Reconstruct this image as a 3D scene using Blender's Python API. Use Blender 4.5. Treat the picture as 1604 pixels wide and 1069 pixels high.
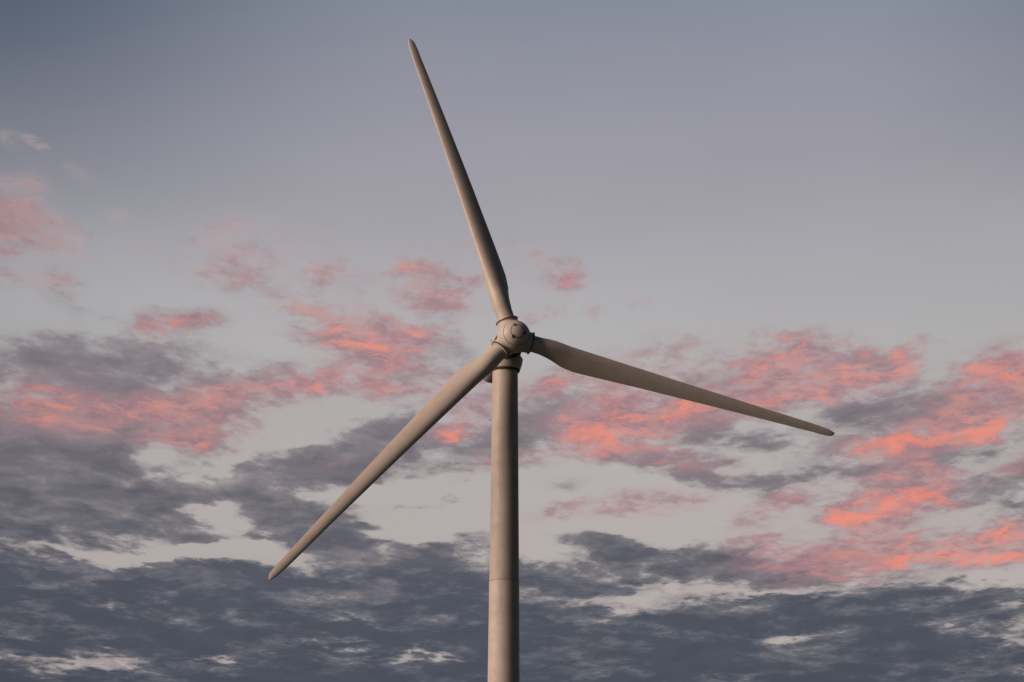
import bpy, bmesh, math, random
from math import radians, sin, cos, pi, sqrt
from mathutils import Vector, Matrix

for o in list(bpy.data.objects):
    bpy.data.objects.remove(o, do_unlink=True)
scene = bpy.context.scene
col = scene.collection

# ------------------------------------------------------------------ camera
cam_data = bpy.data.cameras.new("camera")
cam = bpy.data.objects.new("camera", cam_data)
col.objects.link(cam)
cam.location = (0, 0, 1.7)
cam_data.sensor_width = 36.0
cam_data.lens = 74.06
cam_data.clip_end = 20000
cam.rotation_mode = 'QUATERNION'
_roll = Matrix.Rotation(radians(0.23), 4, 'Z')
cam.rotation_quaternion = (Matrix.Rotation(radians(90 + 16.45), 4, 'X') @ _roll).to_quaternion()
scene.camera = cam
scene.cycles.max_bounces = 4
scene.cycles.sample_clamp_indirect = 0

# ------------------------------------------------------------------ exposure
scene.view_settings.view_transform = 'Standard'
scene.view_settings.look = 'None'
scene.view_settings.exposure = 0.0
scene.view_settings.gamma = 1.0

# ------------------------------------------------------------------ sun: low, out of frame to the left and a little behind the camera
SUN_AZ = radians(247)          # compass bearing of the sun, clockwise from +Y
SUN_EL = radians(20)
sun_data = bpy.data.lights.new("sun", 'SUN')
sun_data.energy = 4.4
sun_data.angle = radians(32)   # soft afterglow rather than a hard disc
sun_data.color = (1.0, 0.69, 0.51)
sun = bpy.data.objects.new("sun", sun_data)
col.objects.link(sun)
sun_dir = Vector((sin(SUN_AZ) * cos(SUN_EL), cos(SUN_AZ) * cos(SUN_EL), sin(SUN_EL)))
sun.rotation_mode = 'QUATERNION'
sun.rotation_quaternion = (-sun_dir).to_track_quat('-Z', 'Y')
sun.location = sun_dir * 300

# ------------------------------------------------------------------ sky: dusk gradient with drifting cloud, all by compass bearing and elevation
def lin(r, g, b):
    f = lambda c: (c / 255 / 12.92) if c / 255 <= .04045 else ((c / 255 + .055) / 1.055) ** 2.4
    return (f(r), f(g), f(b), 1.0)

world = bpy.data.worlds.new("World")
scene.world = world
world.use_nodes = True
world.cycles.sampling_method = 'MANUAL'
world.cycles.sample_map_resolution = 256
wt = world.node_tree
wt.nodes.clear()
W, WL = wt.nodes, wt.links

def mth(op, a, b=None, c=None, clamp=False):
    n = W.new('ShaderNodeMath'); n.operation = op; n.use_clamp = clamp
    for i, v in enumerate((a, b, c)):
        if v is None: continue
        if isinstance(v, (int, float)): n.inputs[i].default_value = v
        else: WL.new(v, n.inputs[i])
    return n.outputs[0]

def smooth(v, lo, hi, to0=0.0, to1=1.0):
    n = W.new('ShaderNodeMapRange'); n.interpolation_type = 'SMOOTHSTEP'
    WL.new(v, n.inputs['Value'])
    n.inputs['From Min'].default_value = lo; n.inputs['From Max'].default_value = hi
    n.inputs['To Min'].default_value = to0; n.inputs['To Max'].default_value = to1
    return n.outputs['Result']

def comb(x, y, z):
    n = W.new('ShaderNodeCombineXYZ')
    for i, v in enumerate((x, y, z)):
        if isinstance(v, (int, float)): n.inputs[i].default_value = v
        else: WL.new(v, n.inputs[i])
    return n.outputs[0]

def vmath(op, a, b):
    n = W.new('ShaderNodeVectorMath'); n.operation = op
    for i, v in enumerate((a, b)):
        if isinstance(v, tuple): n.inputs[i].default_value = v
        else: WL.new(v, n.inputs[i])
    return n.outputs[0]

def noise(vec, scale, detail, rough, out='Fac', lac=2.0, dist=0.0):
    n = W.new('ShaderNodeTexNoise'); n.noise_dimensions = '3D'
    WL.new(vec, n.inputs['Vector'])
    n.inputs['Scale'].default_value = scale; n.inputs['Detail'].default_value = detail
    n.inputs['Roughness'].default_value = rough; n.inputs['Lacunarity'].default_value = lac
    n.inputs['Distortion'].default_value = dist
    return n.outputs[out]

def mixc(fac, a, b, mode='MIX'):
    n = W.new('ShaderNodeMix'); n.data_type = 'RGBA'; n.blend_type = mode; n.clamp_factor = True
    for s, v in ((n.inputs[0], fac), (n.inputs[6], a), (n.inputs[7], b)):
        if isinstance(v, (int, float)): s.default_value = v
        elif isinstance(v, tuple): s.default_value = v
        else: WL.new(v, s)
    return n.outputs[2]

def ramp(v, stops, interp='EASE'):
    n = W.new('ShaderNodeValToRGB'); n.color_ramp.interpolation = interp
    e = n.color_ramp.elements
    while len(e) < len(stops): e.new(0.5)
    for k, (p, c) in enumerate(stops):
        e[k].position = p; e[k].color = c
    WL.new(v, n.inputs[0])
    return n.outputs[0]

tc = W.new('ShaderNodeTexCoord')
sp = W.new('ShaderNodeSeparateXYZ'); WL.new(tc.outputs['Generated'], sp.inputs[0])
dx, dy, dz = sp.outputs
AZ = mth('MULTIPLY', mth('ARCTAN2', dx, dy), 180 / pi)
EL = mth('MULTIPLY', mth('ARCSINE', dz), 180 / pi)
ang = comb(AZ, EL, 0.0)
# flat cloud layer seen in perspective: foreshortens towards the horizon
zc = mth('MAXIMUM', mth('ADD', dz, 0.03), 0.05)
layer = comb(mth('DIVIDE', dx, zc), mth('MULTIPLY', mth('DIVIDE', dy, zc), 0.62), 0.0)
rot = W.new('ShaderNodeMapping'); WL.new(layer, rot.inputs[0]); rot.inputs['Rotation'].default_value = (0, 0, radians(-24))
layer = rot.outputs[0]

# ragged outlines: bend the bearings with turbulence before placing the clouds
w1 = vmath('SUBTRACT', noise(layer, 5.5, 3, 0.55, 'Color'), (0.5, 0.5, 0.5))
w2 = vmath('SUBTRACT', noise(layer, 19.0, 3, 0.6, 'Color'), (0.5, 0.5, 0.5))
bent = vmath('ADD', ang, vmath('MULTIPLY', w1, (2.4, 1.0, 0.0)))
bent = vmath('ADD', bent, vmath('MULTIPLY', w2, (1.3, 0.5, 0.0)))
flat = vmath('MULTIPLY', bent, (1.0, 1.0, 0.0))

def cloud_field(rows):
    total = None
    for (a, e, ra, re, turn, amt) in rows:
        m = W.new('ShaderNodeMapping'); m.vector_type = 'TEXTURE'
        WL.new(flat, m.inputs['Vector'])
        m.inputs['Location'].default_value = (a, e, 0)
        m.inputs['Rotation'].default_value = (0, 0, radians(turn))
        m.inputs['Scale'].default_value = (ra, re, 1)
        g = W.new('ShaderNodeTexGradient'); g.gradient_type = 'SPHERICAL'
        WL.new(m.outputs[0], g.inputs[0])
        total = mth('MULTIPLY_ADD', g.outputs['Fac'], amt, total if total is not None else 0.0)
    return total

# rows: bearing, elevation, half width, half height (degrees), turn, thickness
PINK_CLOUD = [
    (-14.43, 21.18, 0.94, 0.39, 0, 0.35), (-11.21, 19.3, 0.94, 0.54, -10, 0.3), (-10.37, 18.58, 0.94, 0.44, 0, 0.28),
    (-6.79, 18.92, 2.58, 1.48, 0, 0.3), (-8.58, 18.59, 1.64, 0.74, 10, 0.35), (-4.39, 17.35, 3.28, 1.72, 0, 0.25),
    (-1.86, 18.08, 3.05, 1.48, 0, 0.25), (-12.41, 14.63, 4.22, 1.85, 0, 0.15), (-8.05, 14.31, 5.16, 1.72, 8, 0.15),
    (-3.28, 15.81, 3.28, 1.72, -10, 0.3), (2.83, 14.6, 4.92, 2.22, 0, 0.2), (8.02, 15.34, 4.69, 1.97, 0, 0.3),
    (12.31, 14.13, 4.69, 1.97, 20, 0.12), (10.48, 12.17, 3.98, 1.23, 10, 0.12), (-13.98, 19.79, 1.41, 0.98, -20, 0.4),
    (-13.6, 21.07, 0.56, 0.32, -30, 0.75), (-12.53, 20.44, 0.7, 0.34, -20, 0.35), (-14.21, 19.35, 0.98, 0.64, -20, 0.7),
    (-13.56, 18.89, 1.76, 0.94, -25, 0.6), (-14.4, 18.44, 0.8, 0.62, 0, 0.7), (-14.07, 17.5, 1.29, 0.44, -10, 0.55),
    (-12.69, 17.51, 0.94, 0.49, -15, 0.75), (-9.77, 16.56, 1.64, 0.54, 14, 0.95), (-8.59, 16.82, 1.05, 0.39, 0, 0.5),
    (-8.02, 18.1, 1.88, 0.86, 0, 0.5), (-7.98, 19.3, 1.41, 0.62, 10, 0.32), (-5.23, 18.19, 0.98, 0.39, 5, 0.7),
    (-6.02, 17.44, 1.76, 0.62, 5, 0.4), (-5.74, 17.14, 0.75, 0.3, 0, 0.5), (-2.96, 18.38, 0.94, 0.42, -10, 0.95),
    (-1.13, 18.14, 0.66, 0.3, 0, 0.6), (-2.4, 17.64, 1.76, 0.64, 0, 0.5), (-1.49, 17.36, 1.41, 0.49, 0, 0.45),
    (0.51, 18.9, 1.05, 0.39, -35, 0.4), (1.21, 18.35, 0.98, 0.79, -25, 0.95), (2.33, 17.24, 0.52, 0.34, 0, 0.5),
    (0.87, 17.22, 0.89, 0.37, 15, 0.55), (3.6, 17.49, 0.42, 0.3, 0, 0.35), (-4.38, 16.52, 2.34, 0.89, -10, 1.05),
    (-3.65, 16.15, 1.64, 0.64, -20, 0.7), (-2.75, 16.51, 1.76, 0.49, 0, 0.6), (-3.09, 15.15, 1.64, 0.69, 8, 0.75),
    (-3.82, 15.63, 1.17, 0.62, -40, 0.4), (-7.01, 15.0, 3.98, 0.84, 10, 0.9), (-8.58, 14.43, 1.88, 0.62, 15, 0.7),
    (-5.33, 15.37, 1.45, 0.49, 10, 0.7), (-13.08, 14.39, 2.23, 1.13, 0, 1.0), (-11.68, 13.9, 2.81, 0.89, 5, 0.6),
    (-10.41, 14.35, 1.41, 0.62, 10, 0.6), (-8.55, 13.74, 2.23, 0.74, 10, 0.85), (-9.58, 13.48, 1.41, 0.44, 0, 0.5),
    (-2.0, 14.0, 1.05, 0.44, 25, 0.95), (-1.02, 14.79, 1.64, 1.23, 40, 0.6), (-0.71, 13.27, 1.17, 0.49, 10, 0.7),
    (-4.3, 13.28, 1.41, 0.37, 15, 0.4), (1.04, 15.31, 1.29, 0.62, 10, 0.6), (2.65, 14.69, 2.58, 1.11, -5, 0.7),
    (2.38, 14.05, 2.11, 0.84, 8, 0.9), (4.79, 14.54, 1.76, 0.64, 15, 0.85), (3.53, 13.73, 2.81, 0.54, 5, 0.5),
    (4.28, 15.31, 3.52, 0.89, -10, 0.45), (7.15, 15.89, 1.64, 0.79, 12, 0.75), (8.27, 16.28, 0.94, 0.64, 30, 0.6),
    (8.19, 15.34, 3.16, 1.13, 8, 0.7), (7.37, 14.71, 2.81, 0.59, 10, 0.85), (9.52, 15.45, 2.34, 0.89, 0, 0.55),
    (11.03, 15.81, 1.17, 0.59, 20, 0.9), (4.65, 16.13, 1.76, 0.59, 0, 0.32), (13.05, 14.94, 2.46, 1.13, 28, 0.9),
    (13.85, 15.36, 1.29, 0.69, 0, 0.8), (11.25, 13.63, 3.52, 0.66, 8, 1.05), (13.33, 13.99, 2.46, 0.59, 15, 1.0),
    (12.32, 14.3, 2.81, 1.13, 15, 0.4), (10.48, 12.08, 2.7, 0.89, 12, 1.05), (11.69, 12.25, 1.52, 0.94, 0, 0.6),
    (9.77, 11.68, 1.69, 0.59, 15, 0.85), (10.34, 12.77, 1.99, 0.64, 5, 0.6), (13.85, 12.86, 1.05, 0.44, 10, 0.6),
    (13.47, 11.11, 1.52, 0.69, 10, 0.85), (9.71, 10.46, 5.16, 0.89, 3, 0.85), (10.25, 10.99, 1.22, 0.84, 45, 0.8),
    (12.09, 10.55, 3.63, 0.49, 5, 0.85), (8.34, 10.45, 2.34, 0.89, 0, 0.6), (13.68, 10.48, 1.99, 0.59, 0, 0.85),
    (6.92, 11.77, 1.41, 0.84, 30, 0.62), (7.72, 12.17, 1.45, 0.44, 10, 0.55), (4.21, 12.08, 1.99, 0.49, 5, 0.65),
    (2.44, 11.93, 1.69, 0.49, 5, 0.6), (1.02, 11.74, 1.29, 0.44, 10, 0.4), (3.52, 13.35, 2.58, 0.54, -10, 0.42),
    (5.11, 13.01, 2.16, 0.49, -15, 0.5), (0.5, 13.37, 1.29, 0.39, 8, 0.55), (6.62, 10.8, 1.29, 0.3, 0, 0.4),
    (-12.86, 18.77, 1.41, 0.64, -25, 0.4), (-14.16, 19.94, 0.94, 0.64, -20, 0.35), (-1.14, 18.95, 1.41, 0.49, 0, 0.2),
]
GREY_CLOUD = [
    (-12.44, 14.97, 4.69, 1.97, 5, 0.35), (-8.99, 15.82, 4.69, 1.48, 0, 0.22), (-9.63, 14.42, 4.69, 1.23, 10, 0.35),
    (-3.61, 14.42, 3.05, 1.23, 10, 0.4), (-0.75, 13.75, 1.64, 1.23, 0, 0.4), (0.68, 13.92, 2.11, 1.23, 0, 0.35),
    (5.32, 14.39, 5.16, 1.97, 0, 0.3), (10.95, 14.36, 4.69, 1.72, 12, 0.4), (10.85, 12.66, 4.69, 1.72, 10, 0.3),
    (-13.53, 13.38, 3.05, 1.23, 0, 0.6), (-7.96, 12.08, 2.34, 0.59, 5, 0.35), (-4.29, 12.51, 2.11, 0.39, 5, 0.3),
    (-12.77, 12.24, 5.16, 2.09, 0, 1.0), (-13.9, 11.51, 3.52, 2.09, 0, 1.0), (-11.38, 11.62, 3.87, 1.35, 0, 0.85),
    (-10.24, 11.12, 2.81, 0.74, 0, 0.75), (-8.78, 11.0, 1.88, 0.39, 0, 0.7), (-11.92, 15.0, 3.28, 1.35, 0, 0.55),
    (-13.15, 15.44, 1.99, 0.94, 0, 0.5), (-10.98, 13.68, 3.52, 1.11, 0, 0.65), (-7.69, 14.15, 2.34, 0.59, 10, 0.5),
    (-8.36, 13.53, 2.34, 0.59, 0, 0.45), (-11.27, 15.71, 2.34, 0.64, 0, 0.35), (-12.39, 17.01, 2.11, 0.54, -15, 0.3),
    (-7.1, 12.65, 3.52, 0.89, 8, 0.8), (-5.01, 13.15, 3.52, 1.03, 15, 0.75), (-2.88, 13.3, 3.52, 0.89, 5, 0.65),
    (-6.39, 12.26, 1.76, 0.64, 0, 0.45), (-3.6, 13.73, 2.23, 0.74, 20, 0.65), (-9.04, 16.85, 2.58, 0.44, 5, 0.25),
    (-5.48, 11.25, 2.58, 0.94, -5, 0.9), (-6.54, 11.52, 1.41, 0.62, 0, 0.6), (-4.26, 11.1, 1.29, 0.62, 0, 0.55),
    (-2.67, 10.6, 3.16, 0.66, 10, 0.85), (-1.41, 10.99, 1.45, 0.34, 10, 0.5), (-9.34, 10.2, 1.76, 0.44, 5, 0.9),
    (-3.22, 11.88, 1.99, 0.2, 5, 0.45), (-1.42, 12.19, 0.84, 0.25, 0, 0.6), (-12.79, 9.8, 4.69, 1.03, 0, 1.0),
    (-9.56, 9.48, 6.09, 1.11, 0, 1.0), (-5.27, 9.58, 7.03, 1.28, 0, 1.0), (-1.96, 9.78, 3.28, 1.11, 0, 0.9),
    (-13.69, 8.43, 9.38, 1.72, 0, 0.85), (-6.96, 8.61, 9.84, 1.72, 0, 1.0), (-0.73, 8.68, 7.03, 1.48, 0, 0.9),
    (-10.3, 7.28, 9.38, 1.48, 0, 0.7), (-3.49, 7.39, 9.38, 1.48, 0, 0.9), (3.42, 7.56, 10.55, 1.72, 0, 1.0),
    (11.06, 7.27, 8.2, 1.35, 0, 0.9), (2.78, 10.67, 1.52, 0.74, -10, 0.7), (1.45, 9.82, 2.81, 0.84, 0, 1.0),
    (3.47, 10.37, 1.41, 0.69, -20, 0.7), (6.26, 10.28, 3.75, 0.64, 0, 0.85), (5.22, 10.64, 1.99, 0.44, 0, 0.5),
    (5.52, 8.81, 4.69, 0.79, 0, 0.8), (8.62, 9.0, 7.03, 1.03, 5, 0.85), (12.01, 9.24, 3.75, 0.59, 0, 0.75),
    (10.62, 8.28, 7.03, 0.84, 0, 0.75), (6.06, 9.65, 4.22, 0.25, 0, 0.5), (6.36, 13.64, 2.16, 0.49, -10, 0.55),
    (5.63, 12.79, 2.81, 0.54, -15, 0.55), (3.52, 13.28, 2.46, 0.49, -10, 0.5), (3.55, 14.59, 4.69, 1.13, 0, 0.35),
    (0.95, 14.62, 2.34, 0.94, 0, 0.42), (12.69, 14.62, 2.93, 1.03, 20, 0.65), (12.26, 13.28, 2.93, 0.44, 10, 0.65),
    (13.74, 12.5, 2.23, 0.54, 12, 0.8), (8.78, 12.71, 3.63, 0.27, 3, 0.5), (11.86, 12.25, 1.41, 0.64, 0, 0.4),
    (13.75, 11.52, 1.05, 0.62, 0, 0.55), (9.39, 14.57, 1.52, 0.34, 0, 0.4), (8.01, 15.17, 3.52, 0.98, 0, 0.3),
    (-1.84, 15.96, 1.99, 0.79, -10, 0.4), (-3.28, 15.64, 2.23, 0.69, -10, 0.35), (8.67, 10.27, 3.75, 0.54, 0, 0.4),
    (1.38, 12.62, 1.17, 0.25, 0, 0.3), (2.25, 10.98, 1.99, 0.25, 0, 0.35), (5.43, 11.66, 0.66, 0.12, 0, 0.35),
    (1.02, 10.56, 1.17, 0.2, 0, 0.35), (-7.2, 15.2, 3.75, 0.59, 8, 0.35), (-5.49, 11.28, 2.34, 0.84, -8, 1.0),
    (-6.54, 11.52, 1.17, 0.44, 0, 0.6),
]
BRIGHT_CLOUD = [
    (-9.9, 16.43, 0.98, 0.3, 20, 0.68), (-4.37, 16.31, 1.41, 0.34, 0, 0.59), (-13.25, 14.38, 1.41, 0.62, 0, 0.42),
    (-5.06, 15.29, 0.94, 0.25, 10, 0.42), (-8.57, 14.29, 0.94, 0.25, 10, 0.34), (-2.0, 13.92, 0.7, 0.25, 30, 0.77),
    (-2.96, 18.41, 0.59, 0.25, 0, 0.51), (1.21, 18.35, 0.66, 0.54, 0, 0.6), (2.38, 14.0, 1.64, 0.64, 5, 0.7),
    (4.88, 14.57, 0.94, 0.34, 15, 0.7), (1.58, 15.13, 0.94, 0.39, 0, 0.4), (7.15, 15.98, 0.94, 0.54, 20, 0.5),
    (8.27, 16.37, 0.59, 0.44, 0, 0.6), (11.03, 15.76, 0.82, 0.44, 20, 0.7), (7.46, 14.76, 1.41, 0.3, 10, 0.5),
    (9.42, 15.12, 0.94, 0.49, 0, 0.4), (13.42, 15.25, 1.41, 0.44, 15, 0.6), (10.9, 13.58, 2.58, 0.37, 6, 1.0),
    (13.49, 13.89, 1.64, 0.3, 15, 1.0), (10.47, 11.91, 1.88, 0.44, 15, 1.0), (11.84, 12.03, 0.59, 0.49, 40, 0.8),
    (9.34, 11.61, 0.7, 0.34, 0, 0.8), (11.23, 10.28, 3.05, 0.25, 5, 1.0), (13.27, 10.5, 1.88, 0.3, 3, 1.0),
    (10.25, 11.02, 0.7, 0.49, 45, 0.6), (13.39, 11.12, 0.94, 0.34, 10, 0.8), (7.18, 11.76, 0.7, 0.3, 0, 0.4),
]
CLOUD_GAP = [
    (2.32, 9.35, 2.93, 0.37, 0, 0.67), (4.25, 9.93, 0.52, 0.34, 0, 0.75), (7.57, 8.38, 2.23, 0.34, -5, 0.56),
    (13.13, 9.79, 2.23, 0.3, 0, 0.75), (13.44, 8.14, 1.99, 0.44, 0, 0.6), (-2.81, 7.87, 1.76, 0.2, 0, 1.0),
    (-11.65, 7.55, 3.05, 0.39, 0, 1.12), (-5.08, 9.02, 1.29, 0.3, 0, 0.56), (-4.88, 8.22, 2.58, 0.17, 5, 0.75),
    (-7.96, 7.79, 0.94, 0.2, 0, 0.88), (9.12, 8.74, 1.41, 0.2, 0, 0.3), (1.35, 7.37, 1.41, 0.3, 0, 0.45),
    (-10.29, 10.48, 5.16, 0.3, 0, 0.62), (0.84, 10.64, 0.94, 0.49, 0, 0.5), (-9.87, 8.89, 1.41, 0.2, 0, 0.5),
    (-1.77, 8.5, 1.41, 0.22, 0, 0.5), (-4.23, 10.1, 0.7, 0.2, 0, 0.6), (-6.67, 10.23, 0.94, 0.15, 0, 0.5),
    (-10.73, 9.2, 1.41, 0.15, 0, 0.5), (-12.68, 8.22, 1.64, 0.15, 0, 0.5), (-0.73, 8.68, 1.17, 0.2, 0, 0.6),
    (10.32, 9.04, 1.64, 0.2, 0, 0.36), (6.58, 9.64, 3.52, 0.2, 0, 0.7), (3.64, 10.02, 0.94, 0.62, 60, 0.5),
    (-8.77, 10.86, 5.39, 0.34, 0, 0.7), (-3.56, 11.66, 1.88, 0.25, 0, 0.4), (-6.79, 13.83, 1.41, 0.74, 0, 0.5),
    (-9.9, 12.96, 1.41, 0.54, 20, 0.5), (-8.28, 11.47, 1.64, 0.44, 0, 0.5), (-1.97, 11.33, 2.11, 0.64, 0, 0.6),
    (-5.39, 14.21, 3.28, 0.74, 10, 0.5), (-8.34, 12.93, 2.11, 0.3, 20, 0.4), (-1.81, 12.36, 2.11, 0.3, 0, 0.4),
    (2.79, 11.66, 3.52, 0.49, 0, 0.3), (5.24, 11.29, 2.58, 0.49, 0, 0.3), (-11.32, 10.54, 6.33, 0.37, 0, 0.75),
    (-4.24, 10.58, 3.52, 0.22, 5, 0.4), (-2.86, 11.49, 1.41, 0.74, 0, 0.4), (-7.48, 13.21, 1.64, 0.34, 10, 0.4),
    (-2.87, 12.44, 2.34, 0.34, 5, 0.45), (-5.86, 12.22, 1.41, 0.34, 0, 0.4),
]

n_big = noise(layer, 8.0, 7, 0.58, dist=0.3)
n_fine = noise(layer, 30.0, 6, 0.64)
n_alt = noise(vmath('ADD', layer, (7.3, 2.1, 4.4)), 13.0, 6, 0.58, dist=0.2)
# wind-combed streaks, rising gently to the right
st = W.new('ShaderNodeMapping'); WL.new(flat, st.inputs[0])
st.inputs['Rotation'].default_value = (0, 0, radians(-14)); st.inputs['Scale'].default_value = (0.75, 2.6, 1.0)
n_streak = noise(st.outputs[0], 1.25, 7, 0.68)
def dev(n, k): return mth('MULTIPLY', mth('SUBTRACT', n, 0.5), k)
turb = mth('ADD', mth('ADD', dev(n_big, 2.4), dev(n_fine, 0.9)), dev(n_streak, 0.9))
turb2 = mth('ADD', mth('ADD', dev(n_alt, 1.5), dev(n_fine, 1.6)), mth('ADD', dev(n_streak, 1.3), dev(n_big, 0.6)))

st2 = W.new('ShaderNodeMapping'); WL.new(flat, st2.inputs[0])
st2.inputs['Rotation'].default_value = (0, 0, radians(-3)); st2.inputs['Scale'].default_value = (0.42, 2.3, 1.0)
n_band = noise(st2.outputs[0], 0.8, 8, 0.62)
low = smooth(EL, 8.5, 12.0, 1.0, 0.0)
gf = mth('MULTIPLY_ADD', cloud_field(CLOUD_GAP), -1.0, mth('MINIMUM', cloud_field(GREY_CLOUD), 1.0))
pf = mth('MINIMUM', cloud_field(PINK_CLOUD), 1.05)
bf = cloud_field(BRIGHT_CLOUD)
turb = mth('ADD', turb, mth('MULTIPLY', dev(n_band, 2.2), low))
grey_d = mth('ADD', mth('MULTIPLY_ADD', low, 0.16, gf), mth('MULTIPLY', turb, smooth(gf, 0.0, 0.45)))
pink_d = mth('ADD', pf, mth('MULTIPLY', turb2, smooth(pf, 0.0, 0.5)))
grey_a = smooth(grey_d, 0.02, 0.68)
pink_a = smooth(pink_d, -0.05, 1.15)
glow_a = smooth(mth('ADD', bf, mth('ADD', dev(n_streak, 2.4), dev(n_alt, 1.6))), 0.12, 1.2)

# clear sky
t = mth('DIVIDE', EL, 90.0, clamp=True)
clear = ramp(t, [(0.00, lin(188, 170, 162)), (0.115, lin(184, 176, 173)), (0.151, lin(182, 176, 175)), (0.183, lin(180, 178, 179)), (0.209, lin(173, 171, 177)),
                 (0.228, lin(164, 162, 171)), (0.262, lin(150, 150, 164)), (0.286, lin(135, 143, 157)), (0.36, lin(100, 113, 136)), (1.0, lin(46, 58, 84))], 'LINEAR')
haze_n = noise(vmath('MULTIPLY', ang, (0.03, 0.11, 0.0)), 1.0, 4, 0.55)
hz = smooth(haze_n, 0.3, 0.7, 0.95, 1.05)
clear = mixc(1.0, clear, comb(hz, hz, hz), 'MULTIPLY')
# the sky deepens towards the upper west, slightly towards the upper east
deep = mth('MAXIMUM', smooth(AZ, -2.0, -16.0), smooth(AZ, 9.0, 19.0, 0.0, 0.5))
deep = mth('MULTIPLY', deep, smooth(EL, 16.5, 27.0))
clear = mixc(mth('MULTIPLY', deep, 0.9), clear, lin(74, 90, 108))
nish = W.new('ShaderNodeTexSky'); nish.sky_type = 'NISHITA'; nish.sun_disc = False
nish.sun_elevation = radians(3); nish.sun_rotation = SUN_AZ; nish.altitude = 100; nish.dust_density = 2.0
clear = mixc(0.06, clear, mixc(1.0, nish.outputs[0], (0.1, 0.1, 0.1, 1), 'MULTIPLY'))
# away from the bright northern part the dusk sky is much dimmer
side = mth('ABSOLUTE', mth('ADD', AZ, -4.0))
dusk = smooth(side, 10.0, 55.0, 1.0, 0.16)

grey_deep = ramp(t, [(0.075, lin(62, 70, 84)), (0.105, lin(70, 77, 91)), (0.125, lin(86, 88, 100)), (0.165, lin(112, 107, 116)), (0.22, lin(140, 132, 139)), (0.28, lin(150, 145, 153))], 'LINEAR')
grey_thin = ramp(t, [(0.075, lin(96, 99, 109)), (0.125, lin(126, 121, 126)), (0.165, lin(140, 131, 136)), (0.22, lin(154, 146, 151)), (0.28, lin(156, 152, 159))], 'LINEAR')
grey_col = mixc(mth('ADD', mth('MULTIPLY_ADD', low, 0.22, smooth(grey_d, 0.35, 1.25, 0.0, 0.8)), mth('MULTIPLY', dev(n_band, 1.6), 1.0)), grey_thin, grey_deep)
shade = smooth(n_big, 0.3, 0.7, 1.10, 0.9)
grey_col = mixc(1.0, grey_col, comb(shade, shade, shade), 'MULTIPLY')
pink_col = ramp(pink_d, [(0.0, lin(180, 158, 158)), (0.45, lin(176, 146, 149)), (1.0, lin(184, 138, 140))], 'LINEAR')
mott = smooth(mth('ADD', n_alt, dev(n_fine, 0.9)), 0.36, 0.66)
pink_col = mixc(mth('MULTIPLY', mott, 0.75), pink_col, lin(142, 120, 132))
pink_col = mixc(mth('MULTIPLY', smooth(n_streak, 0.44, 0.66), smooth(pf, 0.35, 1.1)), pink_col, lin(208, 146, 138))
pink_col = mixc(glow_a, pink_col, lin(238, 140, 120))

pink_col = mixc(smooth(EL, 17.2, 21.5, 0.0, 0.6), pink_col, lin(180, 160, 160))

veil = mth('MULTIPLY', mth('MULTIPLY', smooth(pf, 0.0, 0.5), smooth(mth('ADD', n_streak, dev(n_fine, 0.4)), 0.36, 0.62)), 0.45)
clear = mixc(veil, clear, mixc(smooth(EL, 14.0, 21.0), lin(188, 162, 162), lin(186, 172, 170)))
sky = mixc(mth('MULTIPLY', grey_a, 0.95), clear, grey_col)
sky = mixc(mth('MULTIPLY', pink_a, 0.88), sky, pink_col)
sky = mixc(1.0, sky, comb(mth('POWER', dusk, 1.12), dusk, mth('POWER', dusk, 0.9)), 'MULTIPLY')
bg = W.new('ShaderNodeBackground'); WL.new(sky, bg.inputs[0]); bg.inputs[1].default_value = 1.0
wo = W.new('ShaderNodeOutputWorld'); WL.new(bg.outputs[0], wo.inputs[0])

# ------------------------------------------------------------------ materials
def new_mat(name):
    m = bpy.data.materials.new(name); m.use_nodes = True
    nt = m.node_tree
    return m, nt, nt.nodes['Principled BSDF']

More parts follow.
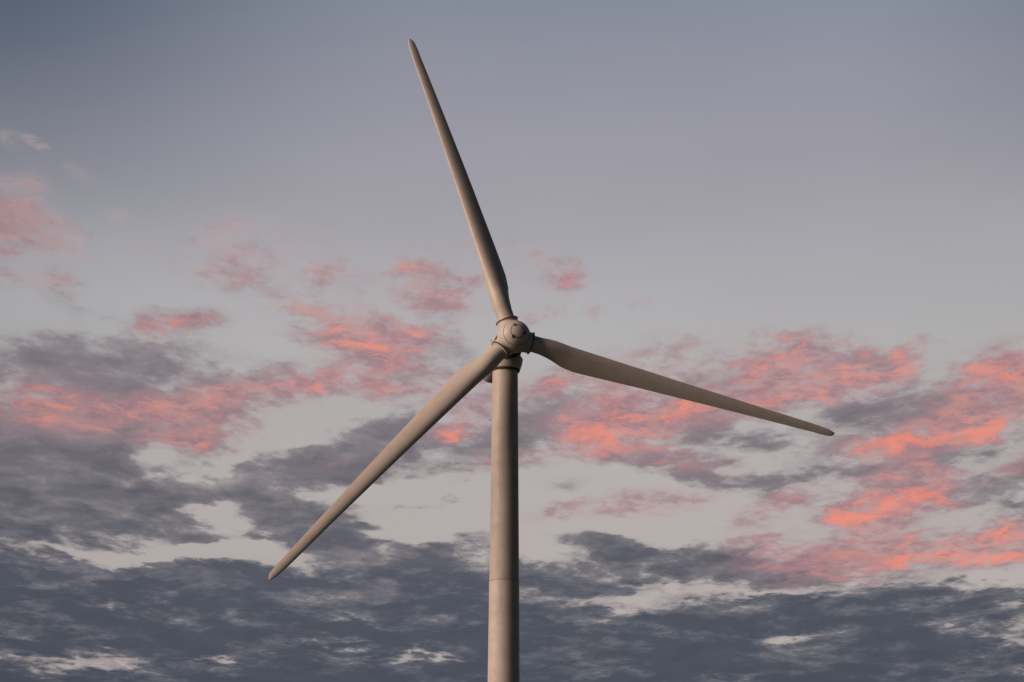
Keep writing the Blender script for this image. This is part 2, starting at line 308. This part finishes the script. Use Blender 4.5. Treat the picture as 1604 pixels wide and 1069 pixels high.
def painted(name, base, rough=0.5, stain=0.15, streak=0.12, section=None):
    """weathered factory paint: faint blotches and rain streaks running down"""
    m, nt, p = new_mat(name)
    N, L = nt.nodes, nt.links
    tcn = N.new('ShaderNodeTexCoord')
    a = N.new('ShaderNodeTexNoise'); a.inputs['Scale'].default_value = 0.9; a.inputs['Detail'].default_value = 6; a.inputs['Roughness'].default_value = 0.6
    L.new(tcn.outputs['Object'], a.inputs['Vector'])
    mp = N.new('ShaderNodeMapping'); mp.inputs['Scale'].default_value = (1.6, 1.6, 0.10)
    L.new(tcn.outputs['Object'], mp.inputs[0])
    b = N.new('ShaderNodeTexNoise'); b.inputs['Scale'].default_value = 1.6; b.inputs['Detail'].default_value = 5
    L.new(mp.outputs[0], b.inputs['Vector'])
    def rng(src, lo, hi, t0, t1):
        r = N.new('ShaderNodeMapRange'); L.new(src, r.inputs[0])
        for i, v in enumerate((lo, hi, t0, t1)): r.inputs[i + 1].default_value = v
        return r.outputs[0]
    def mul(c, fac_sock):
        x = N.new('ShaderNodeMix'); x.data_type = 'RGBA'; x.blend_type = 'MIX'
        L.new(fac_sock, x.inputs[0])
        if isinstance(c, tuple): x.inputs[6].default_value = c
        else: L.new(c, x.inputs[6])
        x.inputs[7].default_value = (base[0] * 0.42, base[1] * 0.38, base[2] * 0.33, 1)
        return x.outputs[2]
    c = mul((*base, 1), rng(a.outputs[0], 0.45, 0.75, 0, stain))
    c = mul(c, rng(b.outputs[0], 0.5, 0.75, 0, streak))
    if section:      # the can above the flange was painted in a duller batch; faint bands of grime between weld seams
        sx = N.new('ShaderNodeSeparateXYZ'); L.new(tcn.outputs['Object'], sx.inputs[0])
        c = mul(c, rng(sx.outputs[2], section - 0.01, section + 0.01, 0.0, 0.16))
        mz = N.new('ShaderNodeMapping'); mz.inputs['Scale'].default_value = (0.02, 0.02, 0.35); L.new(tcn.outputs['Object'], mz.inputs[0])
        bz = N.new('ShaderNodeTexNoise'); bz.inputs['Scale'].default_value = 1.0; bz.inputs['Detail'].default_value = 3; L.new(mz.outputs[0], bz.inputs['Vector'])
        c = mul(c, rng(bz.outputs[0], 0.42, 0.7, 0.0, 0.22))
        wz = N.new('ShaderNodeMath'); wz.operation = 'PINGPONG'; L.new(sx.outputs[2], wz.inputs[0]); wz.inputs[1].default_value = 1.45
        c = mul(c, rng(wz.outputs[0], 0.0, 0.035, 0.13, 0.0))
    if section:      # dark ring painted at the flange, in place of the lip's shadow
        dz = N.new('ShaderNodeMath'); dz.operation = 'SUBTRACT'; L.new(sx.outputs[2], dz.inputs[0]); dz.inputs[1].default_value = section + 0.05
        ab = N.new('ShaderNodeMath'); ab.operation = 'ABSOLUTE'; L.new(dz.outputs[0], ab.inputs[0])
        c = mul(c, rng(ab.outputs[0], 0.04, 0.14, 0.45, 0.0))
    L.new(c, p.inputs['Base Color'])
    L.new(rng(a.outputs[0], 0.3, 0.7, rough - 0.08, rough + 0.1), p.inputs['Roughness'])
    p.inputs['Specular IOR Level'].default_value = 0.35
    return m

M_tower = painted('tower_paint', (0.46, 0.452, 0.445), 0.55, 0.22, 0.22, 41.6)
M_shell = painted('shell_paint', (0.47, 0.462, 0.45), 0.5, 0.18, 0.12)
M_blade = painted('blade_paint', (0.49, 0.475, 0.46), 0.42, 0.22, 0.18)
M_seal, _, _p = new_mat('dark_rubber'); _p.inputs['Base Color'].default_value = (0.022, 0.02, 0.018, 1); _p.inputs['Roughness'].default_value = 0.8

M_ground, gnt, gp = new_mat('field_grass')
_n = gnt.nodes.new('ShaderNodeTexNoise'); _n.inputs['Scale'].default_value = 0.05; _n.inputs['Detail'].default_value = 10
_c = gnt.nodes.new('ShaderNodeTexCoord'); gnt.links.new(_c.outputs['Object'], _n.inputs['Vector'])
_r = gnt.nodes.new('ShaderNodeValToRGB')
_r.color_ramp.elements[0].position = 0.35; _r.color_ramp.elements[0].color = (0.028, 0.04, 0.016, 1)
_r.color_ramp.elements[1].position = 0.7; _r.color_ramp.elements[1].color = (0.075, 0.07, 0.032, 1)
gnt.links.new(_n.outputs[0], _r.inputs[0]); gnt.links.new(_r.outputs[0], gp.inputs['Base Color'])
gp.inputs['Roughness'].default_value = 0.95

# ------------------------------------------------------------------ helpers
def link(name, bm, mat, parent=None, smooth_angle=35):
    me = bpy.data.meshes.new(name)
    bmesh.ops.recalc_face_normals(bm, faces=bm.faces)
    bm.to_mesh(me); bm.free()
    for p in me.polygons: p.use_smooth = True
    me.set_sharp_from_angle(angle=radians(smooth_angle))
    me.materials.append(mat)
    o = bpy.data.objects.new(name, me); col.objects.link(o)
    if parent: o.parent = parent
    return o

def lathe(bm, prof, seg=64, mat=Matrix(), cap0=False, cap1=False):
    """profile of (radius, height) spun about local Z"""
    rings = []
    for r, h in prof:
        if r < 1e-6: rings.append([bm.verts.new(mat @ Vector((0, 0, h)))])
        else: rings.append([bm.verts.new(mat @ Vector((r * cos(2 * pi * k / seg), r * sin(2 * pi * k / seg), h))) for k in range(seg)])
    for a, b in zip(rings, rings[1:]):
        for k in range(seg):
            k2 = (k + 1) % seg
            if len(a) == 1 and len(b) == 1: continue
            if len(a) == 1: bm.faces.new((a[0], b[k2], b[k]))
            elif len(b) == 1: bm.faces.new((a[k], a[k2], b[0]))
            else: bm.faces.new((a[k], a[k2], b[k2], b[k]))
    if cap0: bm.faces.new(rings[0][::-1])
    if cap1: bm.faces.new(rings[-1])

def torus(bm, R, r, h, seg=72, tube=10, mat=Matrix()):
    rings = []
    for k in range(seg):
        a = 2 * pi * k / seg
        rings.append([bm.verts.new(mat @ Vector(((R + r * cos(q)) * cos(a), (R + r * cos(q)) * sin(a), h + r * sin(q)))) for q in (2 * pi * j / tube for j in range(tube))])
    for k in range(seg):
        a, b = rings[k], rings[(k + 1) % seg]
        for j in range(tube):
            bm.faces.new((a[j], b[j], b[(j + 1) % tube], a[(j + 1) % tube]))

def loft(bm, rings, cap=True):
    vs = [[bm.verts.new(p) for p in r] for r in rings]
    n = len(vs[0])
    for a, b in zip(vs, vs[1:]):
        for k in range(n):
            bm.faces.new((a[k], a[(k + 1) % n], b[(k + 1) % n], b[k]))
    if cap:
        bm.faces.new(vs[0][::-1]); bm.faces.new(vs[-1])

# ------------------------------------------------------------------ ground
bm = bmesh.new()
nseg = 96
cv = bm.verts.new((0, 0, 0)); prev = None
for R in (60, 200, 600, 2000, 6000, 14000):
    ring = [bm.verts.new((R * cos(2 * pi * k / nseg), R * sin(2 * pi * k / nseg), 0)) for k in range(nseg)]
    for k in range(nseg):
        k2 = (k + 1) % nseg
        if prev is None: bm.faces.new((cv, ring[k], ring[k2]))
        else: bm.faces.new((prev[k], ring[k], ring[k2], prev[k2]))
    prev = ring
ground = link('ground', bm, M_ground); ground['kind'] = 'structure'

# ------------------------------------------------------------------ wind turbine
HUB_D, HUB_H, YAW, TILT = 228.0, 68.0, radians(13.5), radians(5)
TX = -0.75
turbine = bpy.data.objects.new('wind_turbine', None); col.objects.link(turbine)
turbine.location = (TX, HUB_D, 0)
turbine['label'] = 'white three-bladed wind turbine with round nose, on a tall tapering tower against the sunset sky'
turbine['category'] = 'wind turbine'

# tower: two visible sections meeting at a flange seam
Z_SEAM, Z_TOP = 41.6, HUB_H - 2.55
def tower_r(z): return 1.99 - 0.56 * (z / 65.4)
bm = bmesh.new()
prof = [(tower_r(0) + 0.02, -0.5)]
prof += [(tower_r(z), z) for z in (0, 5, 10, 15, 20.6)]
prof += [(tower_r(20.6) - 0.012, 20.62), (tower_r(20.6) - 0.012, 20.66), (tower_r(20.6), 20.68)]
prof += [(tower_r(z), z) for z in (26, 32, 38)]
prof += [(tower_r(Z_SEAM) + 0.012, Z_SEAM - 0.10), (tower_r(Z_SEAM) + 0.012, Z_SEAM - 0.02),
         (tower_r(Z_SEAM) - 0.02, Z_SEAM - 0.012), (tower_r(Z_SEAM) - 0.02, Z_SEAM + 0.012), (tower_r(Z_SEAM) - 0.006, Z_SEAM + 0.02)]
prof += [(tower_r(z) - 0.006, z) for z in (46, 50, 54, 58, 62, Z_TOP + 0.6)]
lathe(bm, prof, 96)
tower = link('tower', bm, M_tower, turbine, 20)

# frame of the nacelle: local Z along the rotor axis towards the wind, local Y roughly up
axis = Vector((sin(YAW) * cos(TILT), -cos(YAW) * cos(TILT), sin(TILT)))
side_v = Vector((0, 0, 1)).cross(axis).normalized()      # to the right seen from the front
side_v = -side_v if side_v.x < 0 else side_v
up_v = axis.cross(side_v).normalized()
if up_v.z < 0: up_v = -up_v
TOPC = Vector((0, 0, HUB_H))
HUB = TOPC + axis * 3.6

def frame(origin, x, y, z):
    return Matrix(((x.x, y.x, z.x, origin.x), (x.y, y.y, z.y, origin.y), (x.z, y.z, z.z, origin.z), (0, 0, 0, 1)))
NAC = frame(TOPC, side_v, up_v, axis)
HUBM = frame(HUB, side_v, up_v, axis)

# nacelle: rounded, slightly tapering capsule behind the hub
def superring(hw, hu, hd, s, z, n=48, e=3.2):
    pts = []
    for k in range(n):
        a = 2 * pi * k / n
        ca, sa = cos(a), sin(a)
        x = math.copysign(abs(ca) ** (2 / e), ca) * hw
        y = math.copysign(abs(sa) ** (2 / e), sa) * (hu if sa > 0 else hd)
        pts.append(NAC @ Vector((x, y + s, z)))
    return pts
bm = bmesh.new()
rings = [superring(1.45, 1.45, 1.5, 0, 1.75, e=2.1), superring(1.6, 1.6, 1.65, 0, 1.6, e=2.2), superring(1.66, 1.7, 1.7, 0, 1.2, e=2.3),
         superring(1.72, 1.75, 1.9, 0, 0, e=2.6), superring(1.72, 1.75, 1.85, 0, -2.5, e=2.8), superring(1.7, 1.7, 1.95, 0, -4.9, e=2.8),
         superring(1.6, 1.6, 1.8, 0, -6.2, e=2.6), superring(1.35, 1.4, 1.5, 0, -6.8, e=2.5), superring(0.8, 0.9, 0.9, 0, -7.1, e=2.3)]
loft(bm, rings)
nacelle = link('nacelle', bm, M_shell, turbine, 40)

# black drum added between nacelle and hub, standing in for the shade there
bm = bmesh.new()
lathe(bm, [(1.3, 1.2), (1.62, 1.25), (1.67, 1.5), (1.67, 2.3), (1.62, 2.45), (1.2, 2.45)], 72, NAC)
link('shade_drum', bm, M_seal, nacelle, 30)

# yaw skirt under the nacelle, ending in a dark seal round the tower top
bm = bmesh.new()
lathe(bm, [(1.70, HUB_H - 0.7), (1.98, HUB_H - 1.15), (1.97, HUB_H - 1.35), (1.88, HUB_H - 1.8), (1.69, Z_TOP + 0.18), (1.64, Z_TOP + 0.14), (1.50, Z_TOP + 0.14)], 72)
skirt = link('yaw_collar', bm, M_shell, nacelle, 30)
bm = bmesh.new()
lathe(bm, [(1.45, Z_TOP + 0.14), (1.60, Z_TOP + 0.13), (1.64, Z_TOP + 0.05), (1.62, Z_TOP - 0.03), (1.45, Z_TOP - 0.03)], 72)
link('yaw_seal', bm, M_seal, nacelle, 30)
# anemometer on the nacelle roof
bm = bmesh.new()
mm = NAC @ Matrix.Translation((-0.55, 1.72, -4.4)) @ Matrix.Rotation(-pi / 2, 4, 'X')
lathe(bm, [(0.035, -0.2), (0.03, 0.9), (0.09, 0.92), (0.09, 1.05), (0.0, 1.1)], 12, mm)
link('wind_sensor', bm, M_seal, nacelle)
bm = bmesh.new()
mm2 = NAC @ Matrix.Translation((0.55, 1.72, -4.4)) @ Matrix.Rotation(-pi / 2, 4, 'X')
lathe(bm, [(0.035, -0.2), (0.03, 0.9), (0.09, 0.92), (0.09, 1.05), (0.0, 1.1)], 12, mm2)
link('wind_sensor', bm, M_seal, nacelle)

# hub: ball-shaped spinner with three short sleeves for the blades
RS = 1.86
PHASE = radians(107.5)
phis = [PHASE - k * 2 * pi / 3 for k in range(3)]
bm = bmesh.new()
prof = []
g1, g2 = math.asin(0.74 / RS), math.asin(1.47 / RS)
N = 60
for k in range(N + 1):
    a = radians(128) * k / N
    prof.append((RS * sin(a), RS * cos(a)))
def with_groove(prof, a0):
    out, done = [], False
    for (r, h) in prof:
        a = math.atan2(r, h)
        if not done and a > a0 - 0.012:
            for q, d in ((-0.011, 0), (-0.008, 0.035), (0.008, 0.035), (0.011, 0)):
                out.append(((RS - d) * sin(a0 + q), (RS - d) * cos(a0 + q)))
            done = True
        if abs(a - a0) > 0.012: out.append((r, h))
    return out
prof = with_groove(prof, g2)
prof.append((1.40, -1.50)); prof.append((0.0, -1.52))
BALL = HUBM @ Matrix.Translation((0, 0, 0.5))
lathe(bm, prof, 128, BALL)
hub = link('hub', bm, M_shell, turbine, 25)

def radial(phi):
    """local Z outwards along the blade, local Y along the rotor axis towards the wind, local X towards the trailing edge (clockwise)"""
    zb = (side_v * cos(phi) + up_v * sin(phi)).normalized()
    yb = axis
    xb = yb.cross(zb).normalized()
    cw = (side_v * sin(phi) - up_v * cos(phi))
    if xb.dot(cw) < 0: xb = -xb
    return frame(HUB, xb, yb, zb)

for phi in phis:
    bm = bmesh.new()
    lathe(bm, [(1.30, 1.05), (1.20, 1.55), (1.17, 1.98), (1.22, 2.0), (1.22, 2.06), (1.0, 2.06)], 64, radial(phi))
    link('blade_sleeve', bm, M_shell, hub, 30)
# round nose hatch with a seam and three latches
bm = bmesh.new()
pr = [(0.0, RS + 0.012)]
for k in range(1, 11):
    a = (g1 - 0.012) * k / 10
    pr.append(((RS + 0.012) * sin(a), (RS + 0.012) * cos(a)))
pr.append(((RS - 0.02) * sin(g1 - 0.012), (RS - 0.02) * cos(g1 - 0.012)))
lathe(bm, pr, 64, BALL)
cap = link('nose_hatch', bm, M_shell, hub, 25)
def seam(name, a0, wid, parent):
    bm = bmesh.new()
    lathe(bm, [((RS + 0.004) * sin(a0 - wid), (RS + 0.004) * cos(a0 - wid)), ((RS + 0.008) * sin(a0), (RS + 0.008) * cos(a0)), ((RS + 0.004) * sin(a0 + wid), (RS + 0.004) * cos(a0 + wid))], 96, BALL)
    return link(name, bm, M_seal, parent)
seam('hatch_seal', g1, 0.03, hub)
seam('spinner_seal', g2, 0.016, hub)
def box_at(bm, M, sx, sy, sz):
    r = bmesh.ops.create_cube(bm, size=1.0, matrix=M @ Matrix.Diagonal((sx, sy, sz, 1)))
    bmesh.ops.bevel(bm, geom=list({e for v in r['verts'] for e in v.link_edges}), offset=0.02, segments=2, affect='EDGES')
for phi in phis:
    bm = bmesh.new()
    Mr = BALL @ Matrix.Rotation(phi + radians(3), 4, 'Z') @ Matrix.Rotation(g1 + 0.02, 4, 'Y') @ Matrix.Translation((0, 0, RS + 0.02))
    box_at(bm, Mr, 0.3, 0.24, 0.09)
    box_at(bm, Mr @ Matrix.Translation((0.15, 0.08, -0.01)), 0.2, 0.09, 0.06)
    link('latch', bm, M_seal, hub)
for phi in phis[:1] + phis[2:]:
    bm = bmesh.new()
    Mr = BALL @ Matrix.Rotation(phi + radians(6), 4, 'Z') @ Matrix.Rotation(g2 + 0.10, 4, 'Y') @ Matrix.Translation((0, 0, RS + 0.004))
    box_at(bm, Mr, 0.22, 0.05, 0.04)
    link('hinge', bm, M_shell, hub)

# blades
def interp(tab, x):
    for (x0, y0), (x1, y1) in zip(tab, tab[1:]):
        if x <= x1:
            q = max(0, (x - x0) / (x1 - x0)); q = q * q * (3 - 2 * q) if SM else q
            return y0 + (y1 - y0) * q
    return tab[-1][1]
SM = False
CHORD = [(2.1, 1.86), (3.2, 1.88), (4.5, 2.2), (6.0, 2.58), (7.5, 2.7), (10, 2.55), (15, 2.2), (22, 1.78), (30, 1.32), (35, 1.08), (37, 0.96), (38.0, 0.84), (38.5, 0.6), (38.8, 0.2)]
THICK = [(2.1, 1.0), (3.2, 0.97), (4.5, 0.72), (6.0, 0.52), (7.5, 0.42), (10, 0.34), (15, 0.27), (22, 0.22), (38, 0.17)]
TWIST = [(2.1, 17), (4, 17), (7, 15), (11, 12), (18, 8), (28, 4), (38, 1)]
LEAD = [(2.1, 0.93), (4, 0.94), (6, 0.92), (7.5, 0.86), (12, 0.74), (20, 0.55), (30, 0.38), (36, 0.34), (38, 0.24), (38.8, 0.03)]   # leading edge ahead of pitch axis
def airfoil(n=40):
    pts = []
    for k in range(n):
        u = 2 * pi * k / n
        x = 0.5 * (1 + cos(u))            # 1 at trailing edge, 0 at nose
        yt = 5 * (0.2969 * sqrt(max(x, 0)) - 0.126 * x - 0.3516 * x * x + 0.2843 * x ** 3 - 0.1036 * x ** 4)
        pts.append((x, yt if k <= n // 2 else -yt))
    return pts
AF = airfoil()
def blade_mesh():
    bm = bmesh.new()
    rings = []
    stations = [2.1, 2.4, 2.8, 3.2, 3.7, 4.2, 4.8, 5.4, 6, 6.7, 7.5, 8.4, 9.5, 11, 13, 15.5, 18, 20.5, 23, 25.5, 28, 30, 32, 33.5, 35, 36, 37, 37.6, 38.1, 38.4, 38.6, 38.75, 38.8]
    for r in stations:
        c, th, tw, le = interp(CHORD, r), interp(THICK, r), radians(interp(TWIST, r)), interp(LEAD, r)
        blend = min(1, max(0, (r - 2.9) / 3.6)); blend = blend * blend * (3 - 2 * blend)
        ring = []
        for k, (x, yt) in enumerate(AF):
            u = 2 * pi * k / len(AF)
            cx, cy = c * (0.5 + 0.5 * cos(u)) - c / 2, c / 2 * sin(u)                 # round root
            ax, ay = x * c - le, yt * c * th + 0.05 * c * (1 - (2 * x - 1) ** 2)     # airfoil, mildly cambered
            px, py = cx * (1 - blend) + ax * blend, cy * (1 - blend) + ay * blend
            qx, qy = px * cos(tw) + py * sin(tw), -px * sin(tw) + py * cos(tw)        # nose turned to the wind
            bend = -0.9 * ((r - 2) / 36) ** 2
            ring.append(Vector((qx, qy + bend, r)))
        rings.append(ring)
    loft(bm, rings)
    return bm
proto_me = None
for k, phi in enumerate(phis):
    Mb = radial(phi)
    if proto_me is None:
        b = link('blade', blade_mesh(), M_blade, turbine, 50); proto_me = b.data
        bm = bmesh.new(); lathe(bm, [(0.9, 2.055), (1.1, 2.06), (1.27, 2.07), (1.30, 2.10), (1.27, 2.15), (1.08, 2.16), (0.9, 2.16)], 64)
        ring = link('root_seal', bm, M_seal, b, 40)
        bm = bmesh.new(); lathe(bm, [(0.92, 2.155), (1.16, 2.165), (1.16, 2.22), (0.99, 2.25), (0.92, 2.25)], 64)
        lip = link('root_flange', bm, M_shell, b, 40)
        protos = (b, ring, lip)
    else:
        b = protos[0].copy(); col.objects.link(b); b.parent = turbine
        for q in protos[1:]:
            c = q.copy(); col.objects.link(c); c.parent = b
    b.matrix_local = Mb
